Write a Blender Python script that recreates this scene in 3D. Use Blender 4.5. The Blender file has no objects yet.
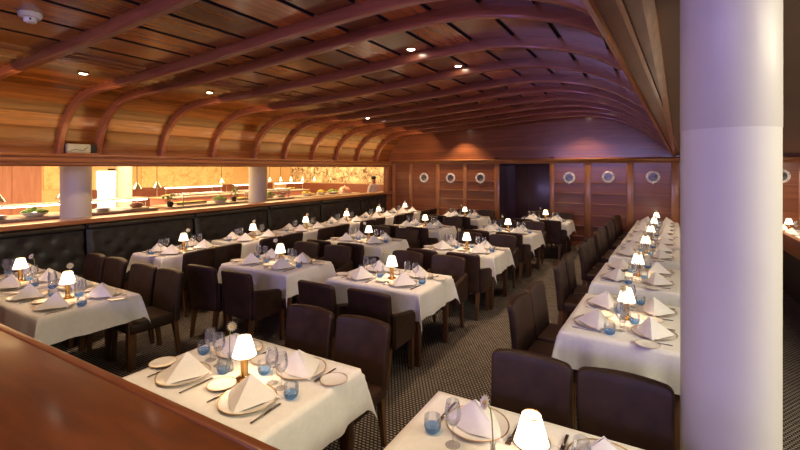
import bpy, bmesh, math, random
from mathutils import Vector, Matrix
random.seed(7)
PI = math.pi
S = bpy.context.scene
COL = S.collection

# ------------------------------------------------------------------ materials
def new_mat(name):
    m = bpy.data.materials.new(name); m.use_nodes = True
    nt = m.node_tree; nt.nodes.clear()
    out = nt.nodes.new('ShaderNodeOutputMaterial')
    return m, nt, out
def principled(nt, out, col=(.5,.5,.5), rough=.5, metal=0, coat=0, spec=.5, sheen=0):
    b = nt.nodes.new('ShaderNodeBsdfPrincipled')
    b.inputs['Base Color'].default_value = (*col, 1); b.inputs['Roughness'].default_value = rough
    b.inputs['Metallic'].default_value = metal; b.inputs['Coat Weight'].default_value = coat
    b.inputs['Coat Roughness'].default_value = .15
    b.inputs['Specular IOR Level'].default_value = spec
    b.inputs['Sheen Weight'].default_value = sheen
    nt.links.new(b.outputs[0], out.inputs[0])
    return b
def coords(nt, scale=(1,1,1)):
    tc = nt.nodes.new('ShaderNodeTexCoord'); mp = nt.nodes.new('ShaderNodeMapping')
    mp.inputs['Scale'].default_value = scale
    nt.links.new(tc.outputs['Object'], mp.inputs[0]); return mp.outputs[0]
def noise(nt, vec, scale=5, detail=4, rough=.55, dist=0):
    n = nt.nodes.new('ShaderNodeTexNoise'); n.inputs['Scale'].default_value = scale
    n.inputs['Detail'].default_value = detail; n.inputs['Roughness'].default_value = rough
    n.inputs['Distortion'].default_value = dist
    nt.links.new(vec, n.inputs['Vector']); return n.outputs['Fac']
def ramp(nt, fac, stops):
    r = nt.nodes.new('ShaderNodeValToRGB'); cr = r.color_ramp
    while len(cr.elements) < len(stops): cr.elements.new(.5)
    for e, (p, c) in zip(cr.elements, stops): e.position = p; e.color = (*c, 1)
    nt.links.new(fac, r.inputs[0]); return r.outputs[0]
def bump(nt, b, h, strength=.3, dist=.01):
    n = nt.nodes.new('ShaderNodeBump'); n.inputs['Strength'].default_value = strength; n.inputs['Distance'].default_value = dist
    nt.links.new(h, n.inputs['Height']); nt.links.new(n.outputs[0], b.inputs['Normal'])
def mathn(nt, op, a, b=None):
    n = nt.nodes.new('ShaderNodeMath'); n.operation = op
    for i, v in enumerate((a, b)):
        if v is None: continue
        if isinstance(v, (int, float)): n.inputs[i].default_value = v
        else: nt.links.new(v, n.inputs[i])
    return n.outputs[0]
def mixc(nt, fac, a, b, mode='MIX'):
    n = nt.nodes.new('ShaderNodeMix'); n.data_type = 'RGBA'; n.blend_type = mode
    for i, v in ((0, fac), (6, a), (7, b)):
        if isinstance(v, (int, float)): n.inputs[i].default_value = v
        elif isinstance(v, tuple): n.inputs[i].default_value = (*v, 1)
        else: nt.links.new(v, n.inputs[i])
    return n.outputs[2]

def plain(name, col, rough=.5, metal=0, coat=0, spec=.5, var=.12, vscale=20, bmp=0, bscale=80, sheen=0):
    m, nt, out = new_mat(name); b = principled(nt, out, col, rough, metal, coat, spec, sheen)
    v = coords(nt); f = noise(nt, v, vscale)
    lo = tuple(c*(1-var) for c in col); hi = tuple(min(1, c*(1+var)) for c in col)
    nt.links.new(ramp(nt, f, [(.3, lo), (.7, hi)]), b.inputs['Base Color'])
    if bmp: bump(nt, b, noise(nt, v, bscale, 3), bmp, .004)
    return m
def wood(name, dark, light, axis='Y', rough=.3, coat=.4, stretch=14, scale=2.2, tone=False, seam=None):
    m, nt, out = new_mat(name); b = principled(nt, out, light, rough, 0, coat)
    sc = [stretch]*3; sc['XYZ'.index(axis)] = 1
    v = coords(nt, tuple(sc)); f = noise(nt, v, scale, 6, .6, .6)
    c = ramp(nt, f, [(.25, dark), (.75, light)])
    if tone:
        at = nt.nodes.new('ShaderNodeAttribute'); at.attribute_name = 'tone'
        c = mixc(nt, 1.0, c, at.outputs['Color'], 'MULTIPLY')
    if seam:
        ax, pitch, w = seam
        tc = nt.nodes.new('ShaderNodeTexCoord'); sx = nt.nodes.new('ShaderNodeSeparateXYZ')
        nt.links.new(tc.outputs['Object'], sx.inputs[0])
        q = mathn(nt, 'DIVIDE', sx.outputs['XYZ'.index(ax)], pitch)
        fr = mathn(nt, 'FRACT', q); k = mathn(nt, 'LESS_THAN', fr, w/pitch)
        fl = mathn(nt, 'FLOOR', q); wn = nt.nodes.new('ShaderNodeTexWhiteNoise'); wn.noise_dimensions = '1D'
        nt.links.new(fl, wn.inputs['W'])
        t = ramp(nt, wn.outputs['Value'], [(0, (.75,.75,.75)), (1, (1,1,1))])
        c = mixc(nt, 1.0, c, t, 'MULTIPLY')
        c = mixc(nt, k, c, tuple(x*.25 for x in dark))
    nt.links.new(c, b.inputs['Base Color'])
    bump(nt, b, f, .08, .004)
    return m
def emit(name, col, s):
    m, nt, out = new_mat(name); e = nt.nodes.new('ShaderNodeEmission')
    e.inputs[0].default_value = (*col, 1); e.inputs[1].default_value = s
    nt.links.new(e.outputs[0], out.inputs[0]); return m
def thin_glass(name, tint=(1,1,1), diffuse=None, dfac=.0, refl=1.0):
    m, nt, out = new_mat(name)
    tr = nt.nodes.new('ShaderNodeBsdfTransparent'); tr.inputs[0].default_value = (*tint, 1)
    gl = nt.nodes.new('ShaderNodeBsdfGlossy'); gl.inputs['Roughness'].default_value = .06
    lw = nt.nodes.new('ShaderNodeLayerWeight'); lw.inputs[0].default_value = .35
    f = mathn(nt, 'MULTIPLY', lw.outputs['Fresnel'], refl)
    mx = nt.nodes.new('ShaderNodeMixShader')
    nt.links.new(f, mx.inputs[0]); nt.links.new(tr.outputs[0], mx.inputs[1]); nt.links.new(gl.outputs[0], mx.inputs[2])
    last = mx.outputs[0]
    if diffuse:
        df = nt.nodes.new('ShaderNodeBsdfDiffuse'); df.inputs[0].default_value = (*diffuse, 1)
        m2 = nt.nodes.new('ShaderNodeMixShader'); m2.inputs[0].default_value = dfac
        nt.links.new(last, m2.inputs[1]); nt.links.new(df.outputs[0], m2.inputs[2]); last = m2.outputs[0]
    nt.links.new(last, out.inputs[0]); return m

M = {}
M['plank'] = wood('varnished ceiling planks', (.2,.055,.01), (.58,.19,.026), 'Y', .22, .7, 16, 1.6, tone=True)
M['lip'] = wood('plank lip highlight tone', (.4,.16,.05), (.62,.28,.1), 'Y', .3, .4, 16, 2)  # lighter wood tone paints the highlight along the lap edges
M['groove'] = plain('dark groove', (.012,.006,.004), .8)
M['rib'] = wood('reddish rib timber', (.17,.05,.024), (.33,.11,.055), 'X', .3, .5, 10, 2)
M['trimY'] = wood('cornice timber along room', (.22,.08,.025), (.5,.21,.075), 'Y', .28, .5, 20, 2)
M['trimX'] = wood('cornice timber across room', (.22,.08,.025), (.5,.21,.075), 'X', .28, .5, 20, 2)
M['trimZ'] = wood('stile timber', (.26,.1,.035), (.5,.22,.085), 'Z', .3, .4, 20, 2)
M['panelX'] = wood('mahogany wall boards', (.2,.062,.026), (.36,.125,.05), 'X', .3, .5, 16, 1.8, seam=('Z', .27, .006))
M['panelXs'] = wood('mahogany end boards', (.2,.062,.026), (.36,.125,.05), 'X', .3, .5, 16, 1.8, seam=('Z', .13, .004))
M['soffit'] = wood('soffit veneer', (.13,.036,.02), (.22,.07,.036), 'Y', .4, .3, 14, 1.5)
M['rail'] = wood('polished handrail veneer', (.055,.014,.0035), (.135,.036,.008), 'X', .35, .35, 7, 2.2)
M['railedge'] = wood('polished handrail lipping', (.09,.026,.008), (.18,.055,.017), 'X', .3, .4, 10, 2.2)
M['door'] = wood('dark door veneer', (.06,.024,.024), (.12,.05,.045), 'Z', .35, .3, 14, 1.5)
M['leather'] = plain('brown black leather', (.034,.015,.009), .48, 0, 0, .35, .35, 9, .25, 180)
M['leg'] = wood('chair leg beech stained', (.07,.03,.012), (.16,.07,.028), 'Z', .35, .2, 10, 5)
M['black_leather'] = plain('black tufted leather', (.016,.014,.011), .38, 0, 0, .5, .3, 6, .2, 120)
M['linen'] = plain('white linen', (.8,.78,.76), .85, 0, 0, .3, .04, 30, .15, 400, .15)
M['napkin'] = plain('starched napkin linen', (.82,.8,.79), .8, 0, 0, .3, .03, 60, .1, 500)
M['china'] = plain('white china', (.78,.75,.7), .18, 0, .3, .5, .02, 30)
M['gold'] = plain('gold rim', (.62,.38,.12), .3, 1, 0, .5, .1, 40)
M['brass'] = plain('polished brass', (.72,.45,.16), .22, 1, 0, .5, .1, 30)
M['steel'] = plain('cutlery steel', (.5,.48,.45), .2, 1, 0, .5, .05, 60)
M['chrome'] = plain('polished chrome', (.75,.74,.72), .18, 1, 0, .5, .05, 40)
M['shade'] = emit('lit lamp shade', (1,.84,.62), 2.6)
M['glass'] = thin_glass('clear glass', (.96,.965,.98), (.85,.87,.92), .04, .5)
M['blueglass'] = thin_glass('blue tinted glass', (.5,.7,.92), (.25,.48,.78), .28, .8)
M['petal'] = plain('white petals', (.8,.76,.66), .7)
M['petalc'] = plain('flower heart', (.55,.4,.12), .8)
M['stem'] = plain('green stem', (.16,.22,.05), .6)
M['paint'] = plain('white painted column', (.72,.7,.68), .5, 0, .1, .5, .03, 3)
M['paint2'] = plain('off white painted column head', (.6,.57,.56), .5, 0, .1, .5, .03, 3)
M['bayceil'] = plain('bay ceiling paint', (.2,.13,.1), .55, 0, 0, .5, .1, 2)
M['white'] = plain('white plastic', (.78,.77,.75), .4)
M['black'] = plain('matt black', (.01,.01,.01), .6)
M['darkpanel'] = plain('dark panel', (.02,.012,.01), .6)
M['lens'] = emit('downlight lens', (1,.83,.62), 30)
M['tube'] = emit('fluorescent strip', (1,.9,.75), 9)
M['glow'] = emit('bright lit doorway', (1,.88,.68), 4.5)
M['kwall'] = plain('kitchen wall paint', (.62,.42,.2), .7)
M['kpanel'] = wood('kitchen pinkish panelling', (.3,.13,.09), (.42,.2,.14), 'Z', .5, .1, 8, 1.5)
M['kfront'] = plain('counter front laminate', (.5,.2,.16), .35, 0, .2)
M['ktop'] = plain('counter top stone', (.55,.42,.3), .3)
M['ktile'] = plain('kitchen floor tile', (.35,.25,.17), .5)
M['kceil'] = plain('kitchen ceiling', (.7,.6,.45), .7)
M['cream'] = plain('cream chopping board', (.75,.6,.4), .5)
M['green'] = plain('salad leaves', (.26,.42,.05), .6, var=.5, vscale=60)
M['yellow'] = plain('yellow fruit', (.75,.55,.08), .5, var=.3, vscale=30)
M['red'] = plain('red fruit', (.5,.08,.04), .4, var=.3)
M['copper'] = plain('pinkish copper', (.62,.32,.24), .4, .6)
M['skin'] = plain('skin', (.55,.3,.2), .6)
M['hair'] = plain('black hair', (.012,.009,.008), .6)
M['jacket'] = plain('white cotton jacket', (.78,.74,.68), .85)
M['trouser'] = plain('dark trousers', (.03,.03,.035), .9)
M['palemetal'] = plain('pale satin metal', (.95,.94,.94), .35, 0)
M['grey'] = plain('grey green enamel', (.42,.44,.34), .4)

def carpet():
    m, nt, out = new_mat('patterned carpet'); b = principled(nt, out, (.03,.03,.04), .95, spec=.1)
    tc = nt.nodes.new('ShaderNodeTexCoord'); mp = nt.nodes.new('ShaderNodeMapping')
    mp.inputs['Rotation'].default_value = (0, 0, math.radians(0))
    nt.links.new(tc.outputs['Object'], mp.inputs[0])
    sx = nt.nodes.new('ShaderNodeSeparateXYZ'); nt.links.new(mp.outputs[0], sx.inputs[0])
    p = .027
    qy = mathn(nt, 'DIVIDE', sx.outputs[1], p); row = mathn(nt, 'FLOOR', qy)
    half = mathn(nt, 'MULTIPLY', mathn(nt, 'MODULO', row, 2.0), .5)
    qx = mathn(nt, 'ADD', mathn(nt, 'DIVIDE', sx.outputs[0], p*1.25), half)
    fx = mathn(nt, 'FRACT', qx); fy = mathn(nt, 'FRACT', qy)
    k = mathn(nt, 'MULTIPLY', mathn(nt, 'LESS_THAN', fx, .68), mathn(nt, 'LESS_THAN', fy, .52))
    f = noise(nt, mp.outputs[0], 9, 4)
    base = ramp(nt, f, [(.3, (.014,.013,.016)), (.7, (.026,.024,.028))])
    dot = ramp(nt, f, [(.3, (.26,.225,.19)), (.7, (.36,.31,.26))])
    nt.links.new(mixc(nt, k, base, dot), b.inputs['Base Color'])
    bump(nt, b, noise(nt, mp.outputs[0], 400, 2), .4, .004)
    return m
M['carpet'] = carpet()
def mural(name, lo, hi, sc, mid=.5):
    m, nt, out = new_mat(name); b = principled(nt, out, hi, .7)
    v = coords(nt, (1, 1, 1))
    f1 = noise(nt, v, sc, 8, .75, 1.2); f2 = noise(nt, v, sc*.25, 3, .5, .4)
    vo = nt.nodes.new('ShaderNodeTexVoronoi'); vo.feature = 'DISTANCE_TO_EDGE'; vo.inputs['Scale'].default_value = sc*.9
    nt.links.new(v, vo.inputs['Vector'])
    e = ramp(nt, vo.outputs['Distance'], [(.0, (0,0,0)), (.08, (1,1,1))])
    a = ramp(nt, f1, [(mid-.12, lo), (mid+.08, hi)])
    c = mixc(nt, ramp(nt, f2, [(.5, (0,0,0)), (.68, (1,1,1))]), a, hi)
    c = mixc(nt, mixc(nt, .75, e, (1,1,1)), lo, c)
    nt.links.new(c, b.inputs['Base Color']); return m
M['mural_pale'] = mural('pale sepia mural', (.36,.2,.07), (.74,.52,.25), 4.5, .45)
M['mural_dense'] = mural('dense engraved mural', (.1,.045,.015), (.85,.64,.36), 6, .54)

# ------------------------------------------------------------------ mesh helpers
def tag(o, label=None, cat=None, group=None, kind=None):
    if label: o['label'] = label
    if cat: o['category'] = cat
    if group: o['group'] = group
    if kind: o['kind'] = kind
    return o
def obj(name, bm, mats, parent=None, smooth=True, sub=0):
    bm.normal_update()
    me = bpy.data.meshes.new(name); bm.to_mesh(me); bm.free()
    for m in (mats if isinstance(mats, (list, tuple)) else [mats]): me.materials.append(m)
    o = bpy.data.objects.new(name, me); COL.objects.link(o)
    if sub:
        md = o.modifiers.new('s', 'SUBSURF'); md.levels = sub; md.render_levels = sub
        bpy.context.view_layer.update()
        ev = o.evaluated_get(bpy.context.evaluated_depsgraph_get())
        me2 = bpy.data.meshes.new_from_object(ev); o.modifiers.clear(); o.data = me2; bpy.data.meshes.remove(me); me2.name = name; me = me2
    if smooth:
        for p in me.polygons: p.use_smooth = True
        try: me.set_sharp_from_angle(angle=math.radians(38))
        except Exception: pass
    if parent: o.parent = parent
    return o
def empty(name, loc=(0,0,0), rz=0):
    o = bpy.data.objects.new(name, None); COL.objects.link(o); o.empty_display_size = .05
    o.location = loc; o.rotation_euler = (0, 0, rz); return o
def struct(name, bm, mats, label, smooth=True, cat='structure'):
    o = obj(name, bm, mats, None, smooth); tag(o, label, cat, None, 'structure'); return o
KIDS = {}
def kids(o): return [c for c in bpy.data.objects if c.parent == o]
def dup(root, loc, rz, label, group=None):
    if root.name not in KIDS: KIDS[root.name] = [(c, kids(c)) for c in kids(root)] if root.type == 'EMPTY' else [(c, kids(c)) for c in kids(root)]
    r = root.copy(); COL.objects.link(r); r.location = loc; r.rotation_euler = (0, 0, rz); r['label'] = label
    if group: r['group'] = group
    for c, gs in KIDS[root.name]:
        d = c.copy(); COL.objects.link(d); d.parent = r
        for g in gs:
            e = g.copy(); COL.objects.link(e); e.parent = d
    return r
USED = set()
def place(proto, loc, rz, label, group=None):
    if proto.name not in USED:
        USED.add(proto.name); proto.location = loc; proto.rotation_euler = (0, 0, rz); proto['label'] = label
        if group: proto['group'] = group
        if proto.name not in KIDS: KIDS[proto.name] = [(c, kids(c)) for c in kids(proto)]
        return proto
    return dup(proto, loc, rz, label, group)

def box(bm, x0, x1, y0, y1, z0, z1, mi=0, bev=0, seg=2):
    r = bmesh.ops.create_cube(bm, size=1); vs = r['verts']
    for v in vs:
        v.co = Vector((x0+(v.co.x+.5)*(x1-x0), y0+(v.co.y+.5)*(y1-y0), z0+(v.co.z+.5)*(z1-z0)))
    fs = list({f for v in vs for f in v.link_faces})
    for f in fs: f.material_index = mi
    if bev:
        es = list({e for v in vs for e in v.link_edges})
        rr = bmesh.ops.bevel(bm, geom=es, offset=bev, segments=seg, affect='EDGES', profile=.5)
        for f in rr['faces']: f.material_index = mi
def lathe(bm, prof, n=20, loc=(0,0,0), mi=None, caps=True):
    rings = []
    for r, z in prof:
        if r < 1e-6: rings.append([bm.verts.new((loc[0], loc[1], loc[2]+z))])
        else: rings.append([bm.verts.new((loc[0]+r*math.cos(2*PI*i/n), loc[1]+r*math.sin(2*PI*i/n), loc[2]+z)) for i in range(n)])
    for k in range(len(rings)-1):
        a, b = rings[k], rings[k+1]; m = mi[k] if mi else 0
        for i in range(n):
            j = (i+1) % n
            if len(a) == 1 and len(b) == 1: continue
            if len(a) == 1: f = bm.faces.new((a[0], b[j], b[i]))
            elif len(b) == 1: f = bm.faces.new((a[i], a[j], b[0]))
            else: f = bm.faces.new((a[i], a[j], b[j], b[i]))
            f.material_index = m
def tube(bm, pts, r, n=8, mi=0):
    pts = [Vector(p) for p in pts]; rings = []
    rs = r if isinstance(r, (list, tuple)) else [r]*len(pts)
    for i, p in enumerate(pts):
        t = (pts[min(i+1, len(pts)-1)] - pts[max(i-1, 0)]).normalized()
        u = t.cross(Vector((0, 0, 1)))
        if u.length < 1e-3: u = t.cross(Vector((0, 1, 0)))
        u.normalize(); w = u.cross(t)
        rings.append([bm.verts.new(p + rs[i]*(math.cos(2*PI*k/n)*u + math.sin(2*PI*k/n)*w)) for k in range(n)])
    for a, b in zip(rings, rings[1:]):
        for k in range(n):
            f = bm.faces.new((a[k], a[(k+1) % n], b[(k+1) % n], b[k])); f.material_index = mi
    for rg in (rings[0], rings[-1]):
        try: f = bm.faces.new(rg); f.material_index = mi
        except Exception: pass
def ball(bm, c, r, sc=(1,1,1), u=12, v=8, mi=0):
    r0 = bmesh.ops.create_uvsphere(bm, u_segments=u, v_segments=v, radius=r)
    for q in r0['verts']: q.co = Vector((c[0]+q.co.x*sc[0], c[1]+q.co.y*sc[1], c[2]+q.co.z*sc[2]))
    for f in {f for q in r0['verts'] for f in q.link_faces}: f.material_index = mi
def prism(bm, poly, axis, a0, a1, mi=0):
    """poly of 2-D points; axis 'Y': poly is (x,z) swept along y; axis 'X': poly is (y,z) swept along x."""
    def P(p, a): return (p[0], a, p[1]) if axis == 'Y' else (a, p[0], p[1])
    A = [bm.verts.new(P(p, a0)) for p in poly]; B = [bm.verts.new(P(p, a1)) for p in poly]; n = len(poly)
    fs = [bm.faces.new((A[i], A[(i+1) % n], B[(i+1) % n], B[i])) for i in range(n)] + [bm.faces.new(A), bm.faces.new(B)]
    for f in fs: f.material_index = mi
    bmesh.ops.recalc_face_normals(bm, faces=fs)
def NB(): return bmesh.new()

# ------------------------------------------------------------------ camera
TH = math.atan(249/430)
cam = bpy.data.cameras.new('camera'); cam.sensor_width = 36; cam.lens = 430/800*36; cam.shift_y = -57/800
cam.clip_start = .05
co = bpy.data.objects.new('camera', cam); COL.objects.link(co)
co.location = (0, 0, 2.0); co.rotation_euler = (PI/2, 0, TH)
S.camera = co

YF, XL, XR = 11.9, -7.2, 4.2
# ------------------------------------------------------------------ vault profile
CP = [(-7.23,2.1),(-7.21,2.3),(-7.06,2.61),(-6.75,2.85),(-6.35,2.965),(-5.6,3.01),(-4.7,3.045),(-3.67,3.11),(-2.9,3.165),(-2.1,3.225),(-1.4,3.24),(-.9,3.17),(-.5,3.045),(-.25,2.9),(0,2.72),(.25,2.51),(.47,2.3),(.65,2.1)]
def catmull(P, n=10):
    o = []
    for i in range(len(P)-1):
        p0, p1, p2, p3 = P[max(i-1,0)], P[i], P[i+1], P[min(i+2,len(P)-1)]
        for k in range(n):
            t = k/n
            o.append(tuple(.5*((2*p1[j])+(-p0[j]+p2[j])*t+(2*p0[j]-5*p1[j]+4*p2[j]-p3[j])*t*t+(-p0[j]+3*p1[j]-3*p2[j]+p3[j])*t**3) for j in (0,1)))
    o.append(P[-1]); return o
PROF = catmull(CP)
ARC = [0]
for a, b in zip(PROF, PROF[1:]): ARC.append(ARC[-1]+math.dist(a, b))
def at_s(s):
    s = max(0, min(ARC[-1]-1e-6, s))
    lo = 0
    while ARC[lo+1] < s: lo += 1
    t = (s-ARC[lo])/(ARC[lo+1]-ARC[lo]); a, b = PROF[lo], PROF[lo+1]
    p = (a[0]+(b[0]-a[0])*t, a[1]+(b[1]-a[1])*t)
    d = (b[0]-a[0], b[1]-a[1]); L = math.hypot(*d)
    return p, (-d[1]/L, d[0]/L)           # point, outward (up/left) normal
def off(s, o):
    p, n = at_s(s); return (p[0]+n[0]*o, p[1]+n[1]*o)
def X1(y): return -.31+.0864*(y-2.87)
def H1(y): return 2.95-.072*(y-2.87)
def X2(y): return .004+.0571*(y-2.87)
def h_at(x, o):
    best = None
    for k in range(int(ARC[-1]/.02)):
        p = off(k*.02, o)
        if p[0] > x and k > 50: return p[1]
    return off(ARC[-1], o)[1]
RIB = .1
def build_vault():
    st = []      # (s, offset, material of the strip that starts here, tone index)
    s = .05; idx = 0
    s52 = next(ARC[i] for i, p in enumerate(PROF) if p[0] > -5.15)
    while s < ARC[-1]-.02:
        left = s < s52
        w = (.2 if s < .9 else .165) if left else .43
        e = min(s+w, ARC[-1]); g = .016 if left else .05
        n = 4
        for k in range(n):
            t = k/(n-1)
            o = RIB + (-.02*(1-t) if left else 0)
            st.append((s+(e-g-s)*t, o, 0 if k < n-1 else 1, idx))
        if left: st[-1] = (e-1e-4, RIB, 2, idx)
        else: st.append((e-g+1e-4, RIB+.03, 1, idx)); st.append((e-1e-4, RIB+.03, 1, idx))
        idx += 1; s = e
    tones = [random.uniform(.6, 1.0) for _ in range(idx+1)]
    ys = [-4+i*.53 for i in range(31)]; ys = [y for y in ys if y < YF-.1]+[YF+.05]
    bm = NB(); lay = bm.loops.layers.color.new('tone')
    rows = []
    for y in ys:
        x1 = X1(y)+.03; hc = h_at(x1, RIB); row = []
        for (s_, o, m, i) in st:
            x, z = off(s_, o)
            if x > x1: x, z = x1, hc+max(0, o-RIB)
            row.append(bm.verts.new((x, y, z)))
        rows.append(row)
    for a, b in zip(rows, rows[1:]):
        for k in range(len(st)-1):
            if (a[k].co-a[k+1].co).length < 1e-5 and (b[k].co-b[k+1].co).length < 1e-5: continue
            try: f = bm.faces.new((a[k], b[k], b[k+1], a[k+1]))
            except Exception: continue
            f.material_index = st[k][2]
            t = tones[st[k][3]]
            for l in f.loops: l[lay] = (t, t*.97, t*.93, 1)
    o = struct('ceiling', bm, [M['plank'], M['groove'], M['lip']], 'vaulted ceiling of glossy varnished planks over the dining tables', cat='ceiling')
build_vault()
RIBY = [.9, 1.88, 2.87, 3.36, 4.36, 5.36, 6.38, 7.25, 8.2, 9.15, 10.1, 11.1]
def rib(y, i):
    bm = NB(); w = .042; n = 110; rows = []
    for k in range(n+1):
        s = .1+(ARC[-1]-.1)*k/n
        p, nn = at_s(s)
        if p[0] > X1(y)+.02: break
        A = (p[0], p[1]); B = (p[0]+nn[0]*.012, p[1]+nn[1]*.012); C = (p[0]+nn[0]*(RIB+.02), p[1]+nn[1]*(RIB+.02))
        rows.append([bm.verts.new(q) for q in ((A[0], y-w+.012, A[1]), (A[0], y+w-.012, A[1]), (B[0], y+w, B[1]), (C[0], y+w, C[1]), (C[0], y-w, C[1]), (B[0], y-w, B[1]))])
    for a, b in zip(rows, rows[1:]):
        for k in range(6): bm.faces.new((a[k], a[(k+1) % 6], b[(k+1) % 6], b[k]))
    bm.faces.new(rows[0]); bm.faces.new(rows[-1]); bmesh.ops.recalc_face_normals(bm, faces=bm.faces[:])
    return struct(f'trim_{i}', bm, M['rib'], f'curved reddish timber rib number {i} across the vaulted ceiling', cat='ceiling rib')
for i, y in enumerate(RIBY): rib(y, i+1)

# soffit, its edge beam, outer moulding and bay ceiling
def strip(bm, pa, pb, y0=-4, y1=YF, mi=0):
    v = [bm.verts.new(pa(y0)), bm.verts.new(pb(y0)), bm.verts.new(pb(y1)), bm.verts.new(pa(y1))]
    f = bm.faces.new(v); f.material_index = mi
def beam(bm, sect, y0=-4, y1=YF):
    A = [bm.verts.new(p) for p in sect(y0)]; B = [bm.verts.new(p) for p in sect(y1)]; n = len(A)
    for i in range(n): bm.faces.new((A[i], A[(i+1) % n], B[(i+1) % n], B[i]))
    bm.faces.new(A); bm.faces.new(B); bmesh.ops.recalc_face_normals(bm, faces=bm.faces[:])
bm = NB(); beam(bm, lambda y: [(X1(y)+.02, y, H1(y)+.01), (X2(y), y, H1(y)+.01), (X2(y), y, H1(y)+.3), (X1(y)+.02, y, H1(y)+.3)])
struct('ceiling_soffit', bm, M['soffit'], 'reddish veneered soffit running beside the vault towards the column', cat='ceiling')
bm = NB(); beam(bm, lambda y: [(X1(y), y, H1(y)-.015), (X1(y)+.035, y, H1(y)-.025), (X1(y)+.045, y, H1(y)), (X1(y)+.045, y, H1(y)+.2), (X1(y), y, H1(y)+.2)])
struct('trim_soffit_edge', bm, M['trimY'], 'timber edge moulding where the ribs end on the soffit', cat='moulding')
bm = NB(); beam(bm, lambda y: [(X1(y)+.16+.0*y, y, H1(y)-.012), (X1(y)+.19, y, H1(y)-.012), (X1(y)+.19, y, H1(y)+.02), (X1(y)+.16, y, H1(y)+.02)])
struct('trim_soffit_bead', bm, M['trimY'], 'thin timber bead along the middle of the soffit', cat='moulding')
bm = NB(); beam(bm, lambda y: [(X2(y)-.03, y, H1(y)-.035), (X2(y)+.03, y, H1(y)-.035), (X2(y)+.03, y, H1(y)+.1), (X2(y)-.03, y, H1(y)+.1)])
struct('trim_soffit_outer', bm, M['trimY'], 'pale timber moulding on the outer edge of the soffit', cat='moulding')
bm = NB(); beam(bm, lambda y: [(X2(y), y, H1(y)+.0), (XR+.3, y, H1(y)+.0), (XR+.3, y, H1(y)+.1), (X2(y), y, H1(y)+.1)])
struct('ceiling_bay', bm, M['bayceil'], 'flat dim ceiling of the bay behind the white column', cat='ceiling')

# floors
bm = NB(); box(bm, XL-.1, XR+.2, .9, YF+1, -.1, 0)
struct('floor', bm, M['carpet'], 'dark carpet with small pale dashes under the tables', cat='floor')
bm = NB(); box(bm, XL-.1, XR+.2, -4.2, .86, -.1, .45)
struct('floor_platform', bm, M['carpet'], 'raised carpeted platform behind the wooden rail', cat='floor')
bm = NB(); box(bm, -14.7, XL-.1, -1, 14.7, -.1, 0)
struct('floor_buffet', bm, M['ktile'], 'tiled floor of the buffet area behind the banquette', cat='floor')

# left wall: dwarf wall, ledge, header, end post
bm = NB(); box(bm, XL-.26, XL-.12, -4.2, YF-.3, 0, 1.17)
struct('wall_left', bm, M['darkpanel'], 'low dark wall behind the black banquette', cat='wall')
bm = NB(); prism(bm, [(XL,1.17),(XL+.03,1.185),(XL+.035,1.215),(XL+.02,1.245),(XL-.02,1.25),(XL-.26,1.25),(XL-.28,1.17)], 'Y', -4.2, YF)
struct('trim_ledge', bm, M['trimY'], 'polished wooden ledge on top of the black banquette wall', cat='ledge')
bm = NB(); prism(bm, [(XL-.25,2.025),(XL-.03,2.025),(XL+.0,2.05),(XL+.0,2.075),(XL+.035,2.085),(XL+.045,2.105),(XL+.035,2.125),(XL+.01,2.13),(XL+.01,2.15),(XL+.05,2.165),(XL+.06,2.185),(XL+.05,2.2),(XL-.25,2.2)], 'Y', -4.2, YF)
struct('trim_header', bm, M['trimY'], 'moulded timber header above the opening to the buffet', cat='moulding')
bm = NB(); box(bm, XL-.12, XL+.0, YF-.3, YF+.1, 0, 2.05)
struct('wall_left_end', bm, M['panelX'], 'narrow wooden pier where the buffet opening ends', cat='wall')
bm = NB(); box(bm, XL+.0, XL+.03, YF-.34, YF-.22, 1.2, 2.04, bev=.006)
struct('trim_post', bm, M['trimZ'], 'upright timber post closing the buffet opening', cat='moulding')
bm = NB(); box(bm, -7.5, XL-.2, -4.2, YF, 2.03, 4)
struct('wall_left_upper', bm, M['kceil'], 'bulkhead wall above the buffet opening', cat='wall')
# outer shell
bm = NB(); box(bm, XL-.5, XR+.5, -4.4, -4.2, -.1, 4)
struct('wall_back', bm, M['panelX'], 'wooden wall behind the raised platform', cat='wall')
bm = NB(); box(bm, XR+.15, XR+.3, -4.3, YF+.2, -.1, 3.6)
struct('wall_right', bm, M['panelX'], 'wooden side wall of the bay behind the column', cat='wall')

# far wall
DX0, DX1, DH = -3.69, -2.28, 2.13
bm = NB()
box(bm, XL-.1, DX0, YF, YF+.1, 0, 2.3); box(bm, DX1, XR+.3, YF, YF+.1, 0, 2.3); box(bm, DX0, DX1, YF, YF+.1, DH, 2.3)
struct('wall_far', bm, M['panelX'], 'far mahogany wall with portholes and battens', cat='wall')
bm = NB(); box(bm, XL-.3, XR+.3, YF+.02, YF+.12, 2.2, 3.6)
struct('wall_far_upper', bm, M['panelXs'], 'boarded end wall above the far cornice', cat='wall')
bm = NB(); prism(bm, [(YF-.03,2.12),(YF-.035,2.15),(YF-.06,2.16),(YF-.09,2.2),(YF-.1,2.225),(YF-.07,2.25),(YF+.03,2.26),(YF+.03,2.12)], 'X', XL, XR+.2)
struct('trim_cornice', bm, M['trimX'], 'moulded timber cornice along the far wall', cat='moulding')
for k, x in enumerate((-7.12, -6.49, -5.56, -4.68, DX0-.03, DX1+.05, -1.35, -.4, .52, 1.6, 2.75)):
    w = .055 if k not in (6, 7, 4, 8) else .075
    bm = NB(); box(bm, x-w, x+w, YF-.03, YF+.02, 0, 2.13, bev=.008)
    struct(f'trim_stile_{k+1}', bm, M['trimZ'], f'upright timber stile number {k+1} on the far wall', cat='moulding')
bm = NB()
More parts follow.
